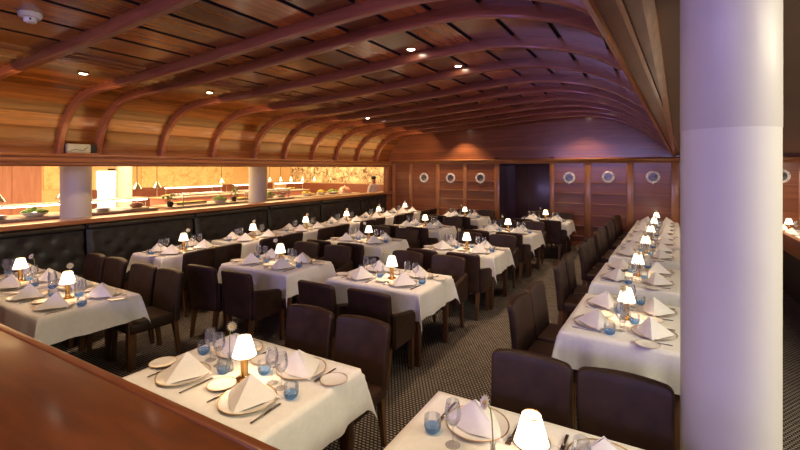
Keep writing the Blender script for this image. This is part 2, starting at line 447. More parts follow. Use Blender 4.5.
for x0, x1 in ((-5.5,-4.74), (-4.62,DX0-.12), (DX1+.12,-1.44), (-1.26,-.49)):
    for z in (1.62, 1.35, 1.08, .79, .52, .25): box(bm, x0, x1, YF-.028, YF+.01, z-.016, z+.016, bev=.005)
for z in (1.35, .95): box(bm, -.31, .43, YF-.014, YF+.01, z-.008, z+.008)
struct('trim_battens', bm, M['trimX'], 'horizontal battens across the far wall panels', cat='moulding')
bm = NB(); box(bm, XL, DX0, YF-.02, YF+.01, 0, .1); box(bm, DX1, XR, YF-.02, YF+.01, 0, .1)
struct('baseboard_far', bm, M['trimX'], 'timber baseboard along the far wall', cat='baseboard')
# door recess
bm = NB()
box(bm, DX0-.1, DX0, YF, YF+.9, 0, 2.3); box(bm, DX1, DX1+.1, YF, YF+.9, 0, 2.3); box(bm, DX0, DX1, YF+.05, YF+.9, DH, 2.3); box(bm, DX0-.1, DX1+.1, YF+.9, YF+1, 0, 2.3)
struct('wall_recess', bm, M['door'], 'dark recess in the far wall around the door', cat='wall')
bm = NB(); box(bm, DX0+.28, DX1-.03, YF+.78, YF+.84, .01, 2.08, bev=.005)
d = struct('door_1', bm, M['door'], 'dark door set back in the far wall recess', cat='door')
bm = NB(); box(bm, DX1-.2, DX1-.12, YF+.735, YF+.78, 1.0, 1.02, bev=.004); obj('handle', bm, M['steel'], d)

# portholes
def porthole():
    r = tag(empty('porthole'), 'p', 'porthole')
    bm = NB()
    lathe(bm, [(.098,0),(.098,.03),(.108,.042),(.13,.042),(.146,.03),(.15,0)], 28)
    obj('rim', bm, M['palemetal'], r)
    bm = NB(); lathe(bm, [(0,.012),(.1,.012)], 28); obj('pane', bm, M['pglass'], r)
    for k in range(6):
        a = k*PI/3+.3; bm = NB(); ball(bm, (.127*math.cos(a), .127*math.sin(a), .043), .012, (1,1,.6), 8, 5); obj('bolt', bm, M['steel'], r)
    bm = NB(); box(bm, -.02, .02, -.175, -.13, 0, .03, bev=.006); obj('hinge', bm, M['chrome'], r)
    return r
m, nt, out = new_mat('dusky porthole glass'); b_ = principled(nt, out, (.16,.17,.16), .08, 0, .6)
nt.links.new(ramp(nt, noise(nt, coords(nt), 9, 3), [(.35, (.05,.05,.05)), (.65, (.2,.22,.24))]), b_.inputs['Base Color']); M['pglass'] = m
PH = porthole()
phl = ['leftmost of the three portholes left of the far doorway', 'middle of the three portholes left of the far doorway', 'porthole nearest the left side of the far doorway',
       'porthole nearest the right side of the far doorway', 'middle of the three portholes right of the far doorway', 'rightmost porthole on the far wall beside the white column', 'small porthole seen right of the white column']
for (x, z), l in zip(((-6.03,1.7),(-5.14,1.7),(-4.21,1.71),(-1.8,1.745),(-.88,1.775),(.08,1.785),(2.42,1.83)), phl):
    p = place(PH, (x, YF+.005, z), 0, 'chrome rimmed '+l.replace('small ', ''), 'portholes in the far wall'); p.rotation_euler = (PI/2, 0, 0)

# columns
def column(name, x, y, r, h, label, split=None, mat=None):
    bm = NB(); n = 48
    if split:
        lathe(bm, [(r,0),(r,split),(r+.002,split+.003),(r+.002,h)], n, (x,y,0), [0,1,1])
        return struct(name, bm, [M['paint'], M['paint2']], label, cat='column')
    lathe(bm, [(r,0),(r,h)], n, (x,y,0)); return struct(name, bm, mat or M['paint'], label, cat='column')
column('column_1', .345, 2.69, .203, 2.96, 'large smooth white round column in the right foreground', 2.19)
column('column_2', -8.2, 3.47, .215, 3.0, 'white round column at the left behind the wooden ledge')
column('column_3', -9.2, 8.18, .24, 3.0, 'white round column midway along the buffet opening')
column('column_4', -13.6, 7.0, .21, 3.0, 'pinkish lit column beside the bright buffet doorway')

# parapet with wooden top
bm = NB(); box(bm, XL+.6, 1.2, .62, .93, 0, 1.07)
struct('wall_parapet', bm, M['soffit'], 'low wooden parapet under the foreground rail', cat='wall')
bm = NB()
box(bm, XL+.6, 1.2, .3, .955, 1.07, 1.1, 0, .004); box(bm, XL+.6, 1.2, .955, 1.0, 1.06, 1.103, 1, .01, 3)
struct('trim_rail', bm, [M['rail'], M['railedge']], 'broad polished wooden rail top across the lower left foreground', cat='rail')

# ------------------------------------------------------------------ banquettes
YB = [1.42+1.75*k for k in range(6)]
for k, y in enumerate(YB):
    y1 = min(y+1.74, YF-.36) if k < 5 else YF-.36
    r = empty('banquette', (0,0,0)); L = y1-y
    tag(r, 'black tufted leather banquette, '+('first','second','third','fourth','fifth','sixth','seventh')[k]+' section from the front along the left wall', 'banquette', 'black banquette sections')
    bm = NB(); ny, nz = 36, 18; g = []
    for j in range(nz+1):
        row = []
        for i in range(ny+1):
            u, v = i/ny, j/nz; z = .46+v*.71; yy = y+.012+u*(L-.024)
            px = XL-.02-.0*v+.07*(1-v)
            e = min(u, 1-u)*L; puff = .035*min(1, e/.06)**.5*min(1, (1-v)*.71/.06+.15)**.5
            t = 0
            if .12 < v < .9:
                nb, rows_ = 6, 3
                for rr in range(rows_):
                    for q in range(nb):
                        cu = (q+.5+(.5 if rr % 2 else 0))/nb; cv = .3+.22*rr
                        d2 = ((u-cu)*L)**2+((v-cv)*.71)**2
                        t += .03*math.exp(-d2/.0022)
            row.append(bm.verts.new((px+puff-t, yy, z)))
        g.append(row)
    for a, b in zip(g, g[1:]):
        for i in range(ny): bm.faces.new((a[i], a[i+1], b[i+1], b[i]))
    # close to the back
    back = [[bm.verts.new((XL-.1, q.co.y, q.co.z)) for q in (g[0][0], g[0][-1], g[-1][-1], g[-1][0])]][0]
    bm.faces.new([back[0]]+[q for q in g[0]]+[back[1]]); bm.faces.new([back[3]]+[q for q in g[-1]]+[back[2]])
    bm.faces.new([back[0]]+[rw[0] for rw in g]+[back[3]]); bm.faces.new([back[1]]+[rw[-1] for rw in g]+[back[2]])
    bmesh.ops.recalc_face_normals(bm, faces=bm.faces[:])
    obj('backrest', bm, M['black_leather'], r)
    bm = NB(); box(bm, XL-.02, XL+.06, y+.012, y1-.012, 1.085, 1.165, bev=.03, seg=3); obj('top_roll', bm, M['black_leather'], r)
    bm = NB(); box(bm, XL+.03, XL+.6, y+.01, y1-.01, .34, .47, bev=.035, seg=3); obj('seat', bm, M['black_leather'], r)
    bm = NB(); box(bm, XL, XL+.54, y, y1, .0, .34); o = obj('base', bm, M['soffit'], r); o['label'] = 'dark reddish wooden base'

# ------------------------------------------------------------------ chairs
def chair(arms):
    r = empty('armchair' if arms else 'dining_chair'); tag(r, 'c', 'chair')
    bm = NB(); box(bm, -.225, .225, -.2, .25, .35, .465, bev=.03, seg=3); obj('seat', bm, M['leather'], r)
    bm = NB(); nx, nz = 10, 10; F, B = [], []
    for j in range(nz+1):
        v = j/nz; z = .36+v*.515
        tilt = -.08*v**1.3
        hw = .222+.014*v
        rf, rb = [], []
        for i in range(nx+1):
            u = -1+2*i/nx; x = hw*u
            zz = z-.012*(1-u*u if 0 else u*u)*v
            yf = -.195+tilt+.028*u*u*(.3+.7*v)
            th = .072-.016*v
            rf.append(bm.verts.new((x, yf, zz))); rb.append(bm.verts.new((x, yf-th-.008*(1-u*u), zz)))
        F.append(rf); B.append(rb)
    for G, flip in ((F, 0), (B, 1)):
        for a, b in zip(G, G[1:]):
            for i in range(nx):
                q = (a[i], a[i+1], b[i+1], b[i]); bm.faces.new(q[::-1] if flip else q)
    for i in range(nx):
        bm.faces.new((F[-1][i], F[-1][i+1], B[-1][i+1], B[-1][i])); bm.faces.new((F[0][i], F[0][i+1], B[0][i+1], B[0][i]))
    for j in range(nz):
        bm.faces.new((F[j][0], F[j+1][0], B[j+1][0], B[j][0])); bm.faces.new((F[j][-1], F[j+1][-1], B[j+1][-1], B[j][-1]))
    bmesh.ops.recalc_face_normals(bm, faces=bm.faces[:])
    cs = [bm.edges.get((F[-1][0], B[-1][0])), bm.edges.get((F[-1][-1], B[-1][-1]))]
    bmesh.ops.bevel(bm, geom=cs, offset=.035, segments=4, affect='EDGES', profile=.5, clamp_overlap=True)
    bm.normal_update()
    es = [e for e in bm.edges if len(e.link_faces) == 2 and e.calc_face_angle(0) > math.radians(50)]
    bmesh.ops.bevel(bm, geom=es, offset=.016, segments=3, affect='EDGES', profile=.5, clamp_overlap=True)
    obj('backrest', bm, M['leather'], r)
    for sx in (-1, 1):
        for fy in (0, 1):
            bm = NB(); x, y = sx*.19, (.205 if fy else -.215); dy = 0 if fy else -.05
            t, b2 = .024, .016
            A = [bm.verts.new((x+a*b2, y+dy+c*b2, 0)) for a, c in ((-1,-1),(1,-1),(1,1),(-1,1))]
            Bv = [bm.verts.new((x+a*t, y+c*t, .37)) for a, c in ((-1,-1),(1,-1),(1,1),(-1,1))]
            for i in range(4): bm.faces.new((A[i], A[(i+1)%4], Bv[(i+1)%4], Bv[i]))
            bm.faces.new(A[::-1]); bm.faces.new(Bv)
            o = obj('leg', bm, M['leg'], r, smooth=False); o['label'] = 'brown stained wooden leg'
    if arms:
        for sx in (-1, 1):
            bm = NB(); n = 8; A, Bv = [], []
            prof = [(-.25,.36),(-.262,.69),(-.2,.68),(-.08,.655),(.06,.635),(.12,.62),(.14,.58),(.135,.36)]
            for (y, z) in prof:
                A.append(bm.verts.new((sx*.227, y, z))); Bv.append(bm.verts.new((sx*.278, y, z)))
            for i in range(n): bm.faces.new((A[i], A[(i+1)%n], Bv[(i+1)%n], Bv[i]))
            bm.faces.new(A); bm.faces.new(Bv); bmesh.ops.recalc_face_normals(bm, faces=bm.faces[:])
            bmesh.ops.bevel(bm, geom=bm.edges[:], offset=.014, segments=3, affect='EDGES')
            obj('armrest', bm, M['leather'], r)
    return r
CH, ACH = chair(False), chair(True)

# ------------------------------------------------------------------ table, cloth and tableware prototypes
def table_proto(L, W):
    r = empty('dining_table'); tag(r, 't', 'table')
    bm = NB(); box(bm, -L/2, L/2, -W/2, W/2, .71, .745, bev=.004); obj('table_top', bm, M['leg'], r)
    for sx in (-1, 1):
        for sy in (-1, 1):
            bm = NB(); x, y = sx*(L/2-.035), sy*(W/2-.06); box(bm, x-.027, x+.027, y-.027, y+.027, 0, .71, bev=.004); obj('leg', bm, M['leg'], r)
    return r
def cloth_proto(L, W, d, seed):
    rnd = random.Random(seed); bm = NB(); nd = 7
    def axis(half, n):
        a = [-half-d*(1-k/nd) for k in range(nd)]
        a += [-half+2*half*k/n for k in range(n+1)]
        a += [half+d*(k+1)/nd for k in range(nd)]; return a
    us, vs = axis(L/2, 30), axis(W/2, 22)
    ph = [rnd.uniform(0, 6) for _ in range(8)]; grid = []
    for u in us:
        row = []
        for v in vs:
            du, dv = max(0, abs(u)-L/2), max(0, abs(v)-W/2); sx, sy = (1 if u > 0 else -1), (1 if v > 0 else -1)
            if du == 0 and dv == 0: p = (u, v, 0)
            elif dv == 0 or du == 0:
                q = du or dv; t = q/d; c = v if du else u
                Lc = W/2 if du else L/2
                w = .009*math.sin(c*9+ph[0 if du else 1])+.006*math.sin(c*21+ph[2])+.004*math.sin(c*37+ph[3])
                w *= max(0, 1-abs(c/Lc)**6)
                o = .008+.018*t+t*w*1.4
                o *= min(1, q/.02)
                z = -(max(0, q-.012))
                p = (sx*(L/2+o), v, z) if du else (u, sy*(W/2+o), z)
            else:
                a = math.atan2(dv, du); rr = math.hypot(du, dv); t = rr/d
                bulge = .2*rr*math.sin(2*a)
                o = .008+.018*min(1.3, t)
                p = (sx*(L/2+o*max(0, math.cos(a))**.6+bulge*.707), sy*(W/2+o*max(0, math.sin(a))**.6+bulge*.707), -max(0, rr*.95-.012))
            row.append(bm.verts.new((p[0], p[1], p[2])))
        grid.append(row)
    for a, b in zip(grid, grid[1:]):
        for j in range(len(vs)-1): bm.faces.new((a[j], b[j], b[j+1], a[j+1]))
    bmesh.ops.recalc_face_normals(bm, faces=bm.faces[:])
    o = obj('tablecloth', bm, M['linen']); tag(o, 'c', 'tablecloth')
    for p in o.data.polygons: p.use_smooth = True
    at = o.data.attributes.get('sharp_edge')
    if at: o.data.attributes.remove(at)
    return o
T_BIG, T_BANQ, T_MID = table_proto(1.14, .8), table_proto(1.02, .7), table_proto(1.02, .8)
CL_BIG, CL_BANQ, CL_MID = cloth_proto(1.16, .82, .28, 1), cloth_proto(1.04, .72, .27, 5), cloth_proto(1.04, .82, .25, 9)

def mk(name, cat, bm, mats, **k):
    return tag(obj(name, bm, mats, **k), 'x', cat)
bm = NB(); lathe(bm, [(0,.006),(.1,.006),(.115,.01),(.146,.017),(.152,.019),(.152,.016),(.11,.003),(.095,0),(0,0)], 32, mi=[0,0,0,1,1,0,0,0])
PLATE = mk('charger_plate', 'plate', bm, [M['china'], M['gold']])
bm = NB(); lathe(bm, [(0,.005),(.05,.005),(.06,.008),(.077,.014),(.081,.0155),(.081,.013),(.055,.002),(.05,0),(0,0)], 28, mi=[0,0,0,1,1,0,0,0])
BREAD = mk('bread_plate', 'plate', bm, [M['china'], M['gold']])
def napkin():
    bm = NB()
    A = Vector((0, .02, .112)); 
    def facet(pts, n=6):
        a, b, c = [Vector(p) for p in pts]; rows = []
        nrm = (b-a).cross(c-a).normalized()
        for i in range(n+1):
            t = i/n; row = []
            for j in range(i+1):
                s = j/i if i else 0
                p = a.lerp(b.lerp(c, s), t); bul = .01*math.sin(PI*s)*t
                row.append(bm.verts.new(p+nrm*bul))
            rows.append(row)
        for i in range(n):
            for j in range(i+1):
                bm.faces.new((rows[i][j], rows[i+1][j], rows[i+1][j+1]))
                if j < i: bm.faces.new((rows[i][j], rows[i+1][j+1], rows[i][j+1]))
    Lp, Rp, Fp, Bp = (-.14, .05, .001), (.14, .05, .001), (0, -.13, .001), (0, .1, .001)
    facet((A, Lp, Fp)); facet((A, Fp, Rp)); facet((A+Vector((0,.008,-.004)), Rp, (.0,.09,.001))); facet((A+Vector((0,.008,-.004)), (.0,.09,.001), Lp))
    facet((A+Vector((0,-.004,-.012)), (-.1,.045,.004), (-.006,-.098,.004)))
    bmesh.ops.remove_doubles(bm, verts=bm.verts[:], dist=1e-5)
    rr = bmesh.ops.solidify(bm, geom=bm.faces[:], thickness=.003)
    return mk('napkin', 'napkin', bm, M['napkin'])
NAP = napkin()
for v_ in NAP.data.vertices: v_.co *= 1.12
bm = NB(); n = 0
box(bm, -.007, .007, -.105, -.02, 0, .006, bev=.002); box(bm, -.009, .009, -.02, .1, .001, .004, bev=.001)
KNIFE = mk('knife', 'cutlery', bm, M['steel'])
bm = NB()
box(bm, -.006, .006, -.1, .03, 0, .005, bev=.002); box(bm, -.011, .011, .03, .05, .001, .005, bev=.002)
for x in (-.009, -.003, .003, .009): box(bm, x-.0018, x+.0018, .05, .095, .002, .005)
FORK = mk('fork', 'cutlery', bm, M['steel'])
r = tag(empty('wine_glass'), 'x', 'glass')
bm = NB(); lathe(bm, [(.006,.088),(.02,.096),(.034,.12),(.038,.145),(.034,.175),(.029,.2),(.0275,.2),(.0325,.174),(.0365,.145),(.0325,.121),(.019,.098),(0,.092)], 18); obj('bowl', bm, M['glass'], r)
bm = NB(); lathe(bm, [(.004,.008),(.0035,.06),(.006,.088)], 10); obj('stem', bm, M['glass'], r)
bm = NB(); lathe(bm, [(0,0),(.034,0),(.034,.002),(.01,.005),(.004,.008)], 18); obj('foot', bm, M['glass'], r)
WINE = r
r = tag(empty('tumbler'), 'x', 'glass')
bm = NB(); lathe(bm, [(.04,.03),(.041,.05),(.039,.075),(.0375,.075),(.039,.05),(.038,.03)], 18); obj('bowl', bm, M['glass'], r)
bm = NB(); lathe(bm, [(0,0),(.024,0),(.035,.01),(.04,.03),(.038,.03),(.03,.014),(0,.01)], 18); o = obj('base', bm, M['blueglass'], r); o['label'] = 'blue tinted base'
TUMB = r
def lamp():
    r = tag(empty('table_lamp'), 'x', 'lamp')
    bm = NB(); lathe(bm, [(0,0),(.052,0),(.054,.006),(.05,.012),(.03,.018),(0,.02)], 24); obj('base', bm, M['brass'], r)
    bm = NB(); lathe(bm, [(.022,.016),(.024,.024),(.021,.03),(.022,.13),(.025,.137),(.021,.143),(.012,.15),(.008,.2),(0,.2)], 12); obj('stem', bm, M['brass'], r)
    bm = NB(); n = 28
    lathe(bm, [(.069,.14),(.038,.252)], n)
    rr = bmesh.ops.solidify(bm, geom=bm.faces[:], thickness=.002)
    s = obj('lamp_shade', bm, M['shade'], r); s['label'] = 'glowing white conical shade'
    bm = NB(); lathe(bm, [(.0695,.139),(.071,.141),(.0695,.145)], n); obj('shade_rim', bm, M['gold'], s)
    bm = NB(); lathe(bm, [(.0385,.249),(.04,.251),(.0385,.254)], n); obj('shade_rim', bm, M['gold'], s)
    return r
LAMP = lamp()
def vase():
    r = tag(empty('bud_vase'), 'x', 'flower vase')
    bm = NB(); lathe(bm, [(0,0),(.024,0),(.026,.01),(.022,.04),(.011,.07),(.01,.1),(.013,.11),(.0115,.11),(.0085,.1),(.0095,.07),(.02,.04),(.022,.012),(0,.008)], 14); obj('vase', bm, M['glass'], r)
    pts = [(0,0,.02),(.0,.0,.12),(.004,.0,.2),(.012,0,.25),(.03,0,.278)]
    bm = NB(); tube(bm, pts, .0028, 6); obj('stem', bm, M['stem'], r)
    bm = NB(); R = Matrix.Rotation(math.radians(65), 4, 'Y'); c = Vector((.036, 0, .281))
    for ring, (rad, k, tl) in enumerate(((.034,13,.004),(.024,10,.009))):
        for i in range(k):
            a = 2*PI*i/k+ring*.2; d = Vector((math.cos(a), math.sin(a), 0)); e = Vector((-d.y, d.x, 0))
            q = [d*.004, d*rad*.6+e*.006+Vector((0,0,tl)), d*rad+Vector((0,0,tl*1.1)), d*rad*.6-e*.006+Vector((0,0,tl))]
            f = bm.faces.new([bm.verts.new(c+R@p) for p in q])
    bmesh.ops.solidify(bm, geom=bm.faces[:], thickness=.0015)
    f = obj('flower', bm, M['petal'], r)
    bm = NB(); p = c+R@Vector((0,0,.006)); ball(bm, p, .009, (1,1,1), 10, 6); obj('flower_heart', bm, M['petalc'], f)
    return r
VASE = vase()

# ------------------------------------------------------------------ laying the tables
def lamp_light(p):
    l = bpy.data.lights.new('table_lamp_light', 'POINT'); l.energy = LAMP_W; l.color = (1, .62, .32); l.shadow_soft_size = .025
    o = bpy.data.objects.new('table_lamp_light', l); COL.objects.link(o); o.location = p
LAMP_W = 5
ZT = .753
def lay(cx, cy, rot, L, W, desc, seats, proto_t, proto_c, wine=True, lamp_off=(0,.0), vase_off=(-.14,.05), vrot=None):
    R = Matrix.Rotation(rot, 3, 'Z'); jr = random.Random(int(cx*100)+int(cy*1000))
    def w(x, y, z=0): v = R@Vector((x, y, 0)); return (cx+v.x, cy+v.y, z)
    place(proto_t, (cx, cy, 0), rot, f'dark wooden table hidden under the cloth, {desc}', 'dining tables under the cloths')
    place(proto_c, (cx, cy, ZT-.003), rot+(PI if jr.random() < .5 else 0), f'white linen cloth draped over the {desc}', 'white tablecloths')
    for side, x0, pl in seats:                 # side -1: diner on local -y
        sr = rot if side < 0 else rot+PI; Rs = Matrix.Rotation(sr, 3, 'Z')
        dm = .205 if W > .75 else .18
        bx, by = x0, side*(W/2-dm)
        base = Vector(w(bx, by))
        def at(x, y, z=ZT): v = base+Rs@Vector((x, y, 0)); return (v.x, v.y, z)
        j = lambda a: jr.uniform(-a, a)
        P = f'{pl} place, {desc}'
        place(PLATE, at(0,0), sr+j(3), f'gold rimmed white charger plate, {P}', 'charger plates')
        place(NAP, at(j(.01), .0+j(.01), ZT+.008), sr+PI*.0+j(.35), f'folded white napkin tent, {P}', 'folded white napkins')
        place(FORK, at(-.172, -.02), sr+j(.05), f'steel fork, {P}', 'forks')
        place(KNIFE, at(.172, -.03), sr+j(.05), f'steel table knife, {P}', 'knives')
        place(BREAD, at(-.26, .02+j(.02)), sr+j(3), f'small gold rimmed bread plate, {P}', 'bread plates')
        place(TUMB, at(.175+j(.012), .14+j(.012)), sr, f'blue based glass tumbler, {P}', 'blue based tumblers')
        if wine: place(WINE, at(.05+j(.02), .195+j(.01)), sr, f'clear stemmed wine glass, {P}', 'wine glasses')
    lx, ly = lamp_off; p = w(lx, ly, ZT)
    place(LAMP, p, rot, f'small brass lamp with glowing white shade, {desc}', 'brass table lamps')
    lamp_light((p[0], p[1], ZT+.19))
    vx, vy = vase_off; p = w(vx, vy, ZT)
    place(VASE, p, jr.uniform(-.9, .5)-.5 if vrot is None else vrot, f'bud vase holding one white flower, {desc}', 'bud vases with a white flower')
ORD = ['first','second','third','fourth','fifth','sixth','seventh']
def ch(proto, x, y, rz, pl, desc):
    kind = 'armchair' if proto is ACH else 'chair'
    place(proto, (x, y, 0), rz, f'dark brown leather {kind}, {pl} seat, {desc}', 'leather armchairs' if proto is ACH else 'leather dining chairs')
QL = [(-1,-.28,'near left'), (-1,.28,'near right'), (1,-.28,'far left'), (1,.28,'far right')]
# aisle row
for k, (x, y) in enumerate(((-2.135,1.785), (-2.56,4.2), (-2.47,6.27), (-2.44,8.4), (-2.17,10.6))):
    d = f'{ORD[k]} table of the aisle row'
    lay(x, y, 0, 1.16, .82, d, QL, T_BIG, CL_BIG, lamp_off=((.07,-.05) if k == 0 else (.05,-.05)), vase_off=((-.1,-.02) if k == 0 else (-.12,.03)), vrot=-.3 if k == 0 else None)
    P = CH if k == 0 else ACH
    dx = .26 if k == 0 else .3
    for s, nm in ((-1,'left'), (1,'right')):
        if k > 0: ch(P, x+s*dx+.02, y-.41-.235+random.uniform(-.02,.02), random.uniform(-.05,.05), 'near '+nm, d)
        if k < 4: ch(P, x+s*dx+.03, y+.41+(.17 if P is CH else .2), PI+random.uniform(-.05,.05), 'far '+nm, d)
        else: ch(CH, x+s*dx, y+.41+.17, PI, 'far '+nm, d)
# middle row
for k, (x, y) in enumerate(((-4.9,1.99), (-4.25,4.1), (-4.25,6.15), (-4.2,8.2), (-4.15,10.35))):
    d = f'{ORD[k]} table of the middle row'
    lay(x, y, 0, *((1.04,) if k == 0 else (1.16,)), .82, d, QL, T_MID if k == 0 else T_BIG, CL_MID if k == 0 else CL_BIG, lamp_off=(.08,-.02), vase_off=(-.08,.06))
    P = CH if k == 0 else ACH; dx = .25 if k == 0 else .3
    for s, nm in ((-1,'left'), (1,'right')):
        if k > 0: ch(P, x+s*dx+.05, y-.41-.26+random.uniform(-.02,.02), random.uniform(-.05,.05), 'near '+nm, d)
        ch(P, x+s*dx+.05, y+.41+.17, PI+random.uniform(-.05,.05), 'far '+nm, d)
# banquette row
d = 'first table of the banquette row'
lay(-6.06, 2.02, 0, 1.04, .72, d, QL, T_BANQ, CL_BANQ, lamp_off=(.08,-.02), vase_off=(.22,.06))
for s, nm in ((-1,'left'), (1,'right')): ch(CH, -6.02+s*.25, 2.02+.41+.17, PI+random.uniform(-.06,.06), 'far '+nm, d)
QB = [(-1,-.26,'near chair side'), (-1,.26,'far chair side'), (1,-.26,'near banquette side'), (1,.26,'far banquette side')]
for k, y in enumerate((4.02, 5.32, 6.65, 7.98, 9.3, 10.62)):
    d = f'{ORD[k+1]} table of the banquette row'; x = -6.2+.03*k
    lay(x, y, PI/2, 1.04, .72, d, QB, T_BANQ, CL_BANQ, lamp_off=(.0,-.06), vase_off=(.12,.02))
    for s, nm in ((-1,'near'), (1,'far')): ch(CH, x+.36+.2, y+s*.24-.04, PI/2+random.uniform(-.05,.05), nm, d)
# right row
YAW = math.radians(-2.6)
QR = [(-1,-.29,'near window side'), (-1,.29,'far window side'), (1,-.29,'near aisle side'), (1,.29,'far aisle side')]
for k, (x, y) in enumerate(((-.16,4.04), (-.11,5.7), (-.04,7.28), (.03,8.62), (.09,9.94), (.145,11.2))):
    d = f'{ORD[k]} table of the right-hand row'
    lay(x, y, PI/2+YAW, 1.16 if k < 2 else 1.04, .82, d, QR, T_BIG if k < 2 else T_MID, CL_BIG if k < 2 else CL_MID, lamp_off=(-.02,.0), vase_off=(-.13,.02))
    for s, nm in ((-1,'near'), (1,'far')): ch(CH, x-.41-.12+s*.25*.045, y+s*.25-.06, -PI/2+YAW+random.uniform(-.06,.06), nm, d)
# front right table
d = 'bottom edge table before the white column'
lay(-.44, 1.785, 0, 1.16, .82, d, [q for q in QL if q[0] > 0], T_BIG, CL_BIG, lamp_off=(.03,-.02), vase_off=(-.12,-.05), vrot=PI+.9)
for x, nm in ((-.615,'far left'), (-.12,'far right')): ch(CH, x, 1.785+.41+.16, PI, nm, d)

# ------------------------------------------------------------------ bay behind the column
bm = NB(); box(bm, 1.86, 1.95, 4.2, 11.6, .68, .95, 0, .008); box(bm, 1.9, 1.94, 4.2, 11.6, 0, .68, 1)
struct('wall_divider', bm, [M['trimY'], M['darkpanel']], 'low wooden divider seen right of the white column', cat='divider')
d = 'bay table right of the white column'
lay(2.5, 10.95, PI/2, 1.16, .82, d, [(1,-.29,'near inner side'), (1,.29,'far inner side')], T_BIG, CL_BIG, lamp_off=(.2,.12))

# ------------------------------------------------------------------ ceiling fittings
r = tag(empty('smoke_detector', (-4.1, 1.43, 0)), 'round white smoke detector on the ceiling near the top left corner', 'smoke detector')
zc = h_at(-4.1, RIB)
bm = NB(); lathe(bm, [(0,zc+.02),(.075,zc+.02),(.075,zc-.02),(.068,zc-.032),(.03,zc-.034),(0,zc-.034)], 28); obj('base', bm, M['white'], r)
bm = NB(); lathe(bm, [(.042,zc-.03),(.042,zc-.062),(.034,zc-.07),(0,zc-.072)], 24); hd = obj('sensor_head', bm, M['white'], r)
for k in range(4):
    a = k*PI/2-1.9; bm = NB(); x, y = .0405*math.cos(a), .0405*math.sin(a); ball(bm, (x, y, zc-.05), .008, (1,1,1.2), 8, 6); obj('sensor_slot', bm, M['black'], hd)
def downlight():
    r = tag(empty('downlight'), 'x', 'downlight')
    bm = NB(); lathe(bm, [(.042,0),(.052,-.004),(.056,.0),(.056,.03),(.042,.03)], 20); obj('trim_ring', bm, M['brass'], r)
    bm = NB(); lathe(bm, [(0,-.006),(.03,-.004),(.042,.002)], 20); l = obj('lens', bm, M['lens'], r); l['label'] = 'lit lens'
    return r
DL = downlight()
def spot(x, y, z, e, ang=75, col=(1,.7,.42)):
    l = bpy.data.lights.new('downlight_beam', 'SPOT'); l.energy = e; l.color = col; l.spot_size = math.radians(ang); l.spot_blend = .6; l.shadow_soft_size = .03
    o = bpy.data.objects.new('downlight_beam', l); COL.objects.link(o); o.location = (x, y, z-.02)
SP = [(-5.62,2.45,60),(-5.5,4.0,70),(-5.35,7.82,80),(-4.67,11.5,70),(-2.28,4.18,90),(-2.14,5.2,70),(-1.4,11.3,60),
      (-2.1,1.25,85),(-2.3,6.48,80),(-2.35,8.3,80),(-2.2,10.2,80),(-5.2,5.47,70),(-5.2,9.25,80),(-5.2,10.2,70),(-.9,1.4,60),(-1.0,3.46,50),(-3.6,1.0,50),(-.85,5.48,45),(-.8,7.37,45),(-.75,9.27,45)]
for k, (x, y, e) in enumerate(SP):
    z = h_at(x, RIB)
    place(DL, (x, y, z-(.028 if x < -5.1 else .006)), 0, f'small lit recessed downlight {["over the middle and banquette rows","over the aisle row"][x > -3]}, {(ORD+["eighth","ninth","tenth","eleventh","twelfth","thirteenth","fourteenth"])[sorted([q[1] for q in SP if (q[0] > -3) == (x > -3)]).index(y)]} from the front', 'recessed ceiling downlights')
    spot(x, y, z-.06, e, 110 if y > 11.2 else 75)
# ventilation grilles in the planks
vp = None
for k, (y0, y1) in enumerate(((1.96,2.78), (3.46,4.25), (4.46,5.25), (5.46,6.26))):
    x = -5.0; z = h_at(x, RIB)
    if vp is None:
        vp = tag(empty('ceiling_vent'), 'x', 'vent')
        bm = NB()
        box(bm, -.09, -.075, -.38, .38, -.012, .004); box(bm, .075, .09, -.38, .38, -.012, .004); box(bm, -.09, .09, -.395, -.38, -.012, .004); box(bm, -.09, .09, .38, .395, -.012, .004)
        obj('frame', bm, M['trimY'], vp)
        bm = NB()
        for q in range(22): yy = -.37+q*.0352; box(bm, -.075, .075, yy-.008, yy+.008, -.009, .002)
        obj('slats', bm, M['trimY'], vp)
        bm = NB(); box(bm, -.075, .075, -.38, .38, -.002, .0); obj('backing', bm, M['black'], vp)
    v = place(vp, (x, (y0+y1)/2, z-.006), 0, f'slatted timber ceiling vent, {ORD[k]} from the front between the ribs', 'slatted ceiling vents'); v.rotation_euler = (0, -.04, 0)
# fitting on the header between the first ribs
r = tag(empty('emergency_light', (XL+.02, 3.11, 2.2)), 'grey green emergency light standing on the header between two ribs', 'emergency light')
bm = NB(); box(bm, -.06, .05, -.2, .2, .0, .018, bev=.004); obj('base', bm, M['trimY'], r)
bm = NB(); box(bm, -.05, .03, -.19, .11, .018, .15, bev=.02, seg=3); obj('housing', bm, M['grey'], r)
bm = NB(); box(bm, -.05, .025, .112, .19, .018, .145, bev=.008); obj('end_cap', bm, M['black'], r)
bm = NB(); tube(bm, [(.033,-.18,.03),(.035,-.1,.07),(.035,.0,.05),(.034,.06,.1)], .004, 6); obj('cable', bm, M['black'], r)

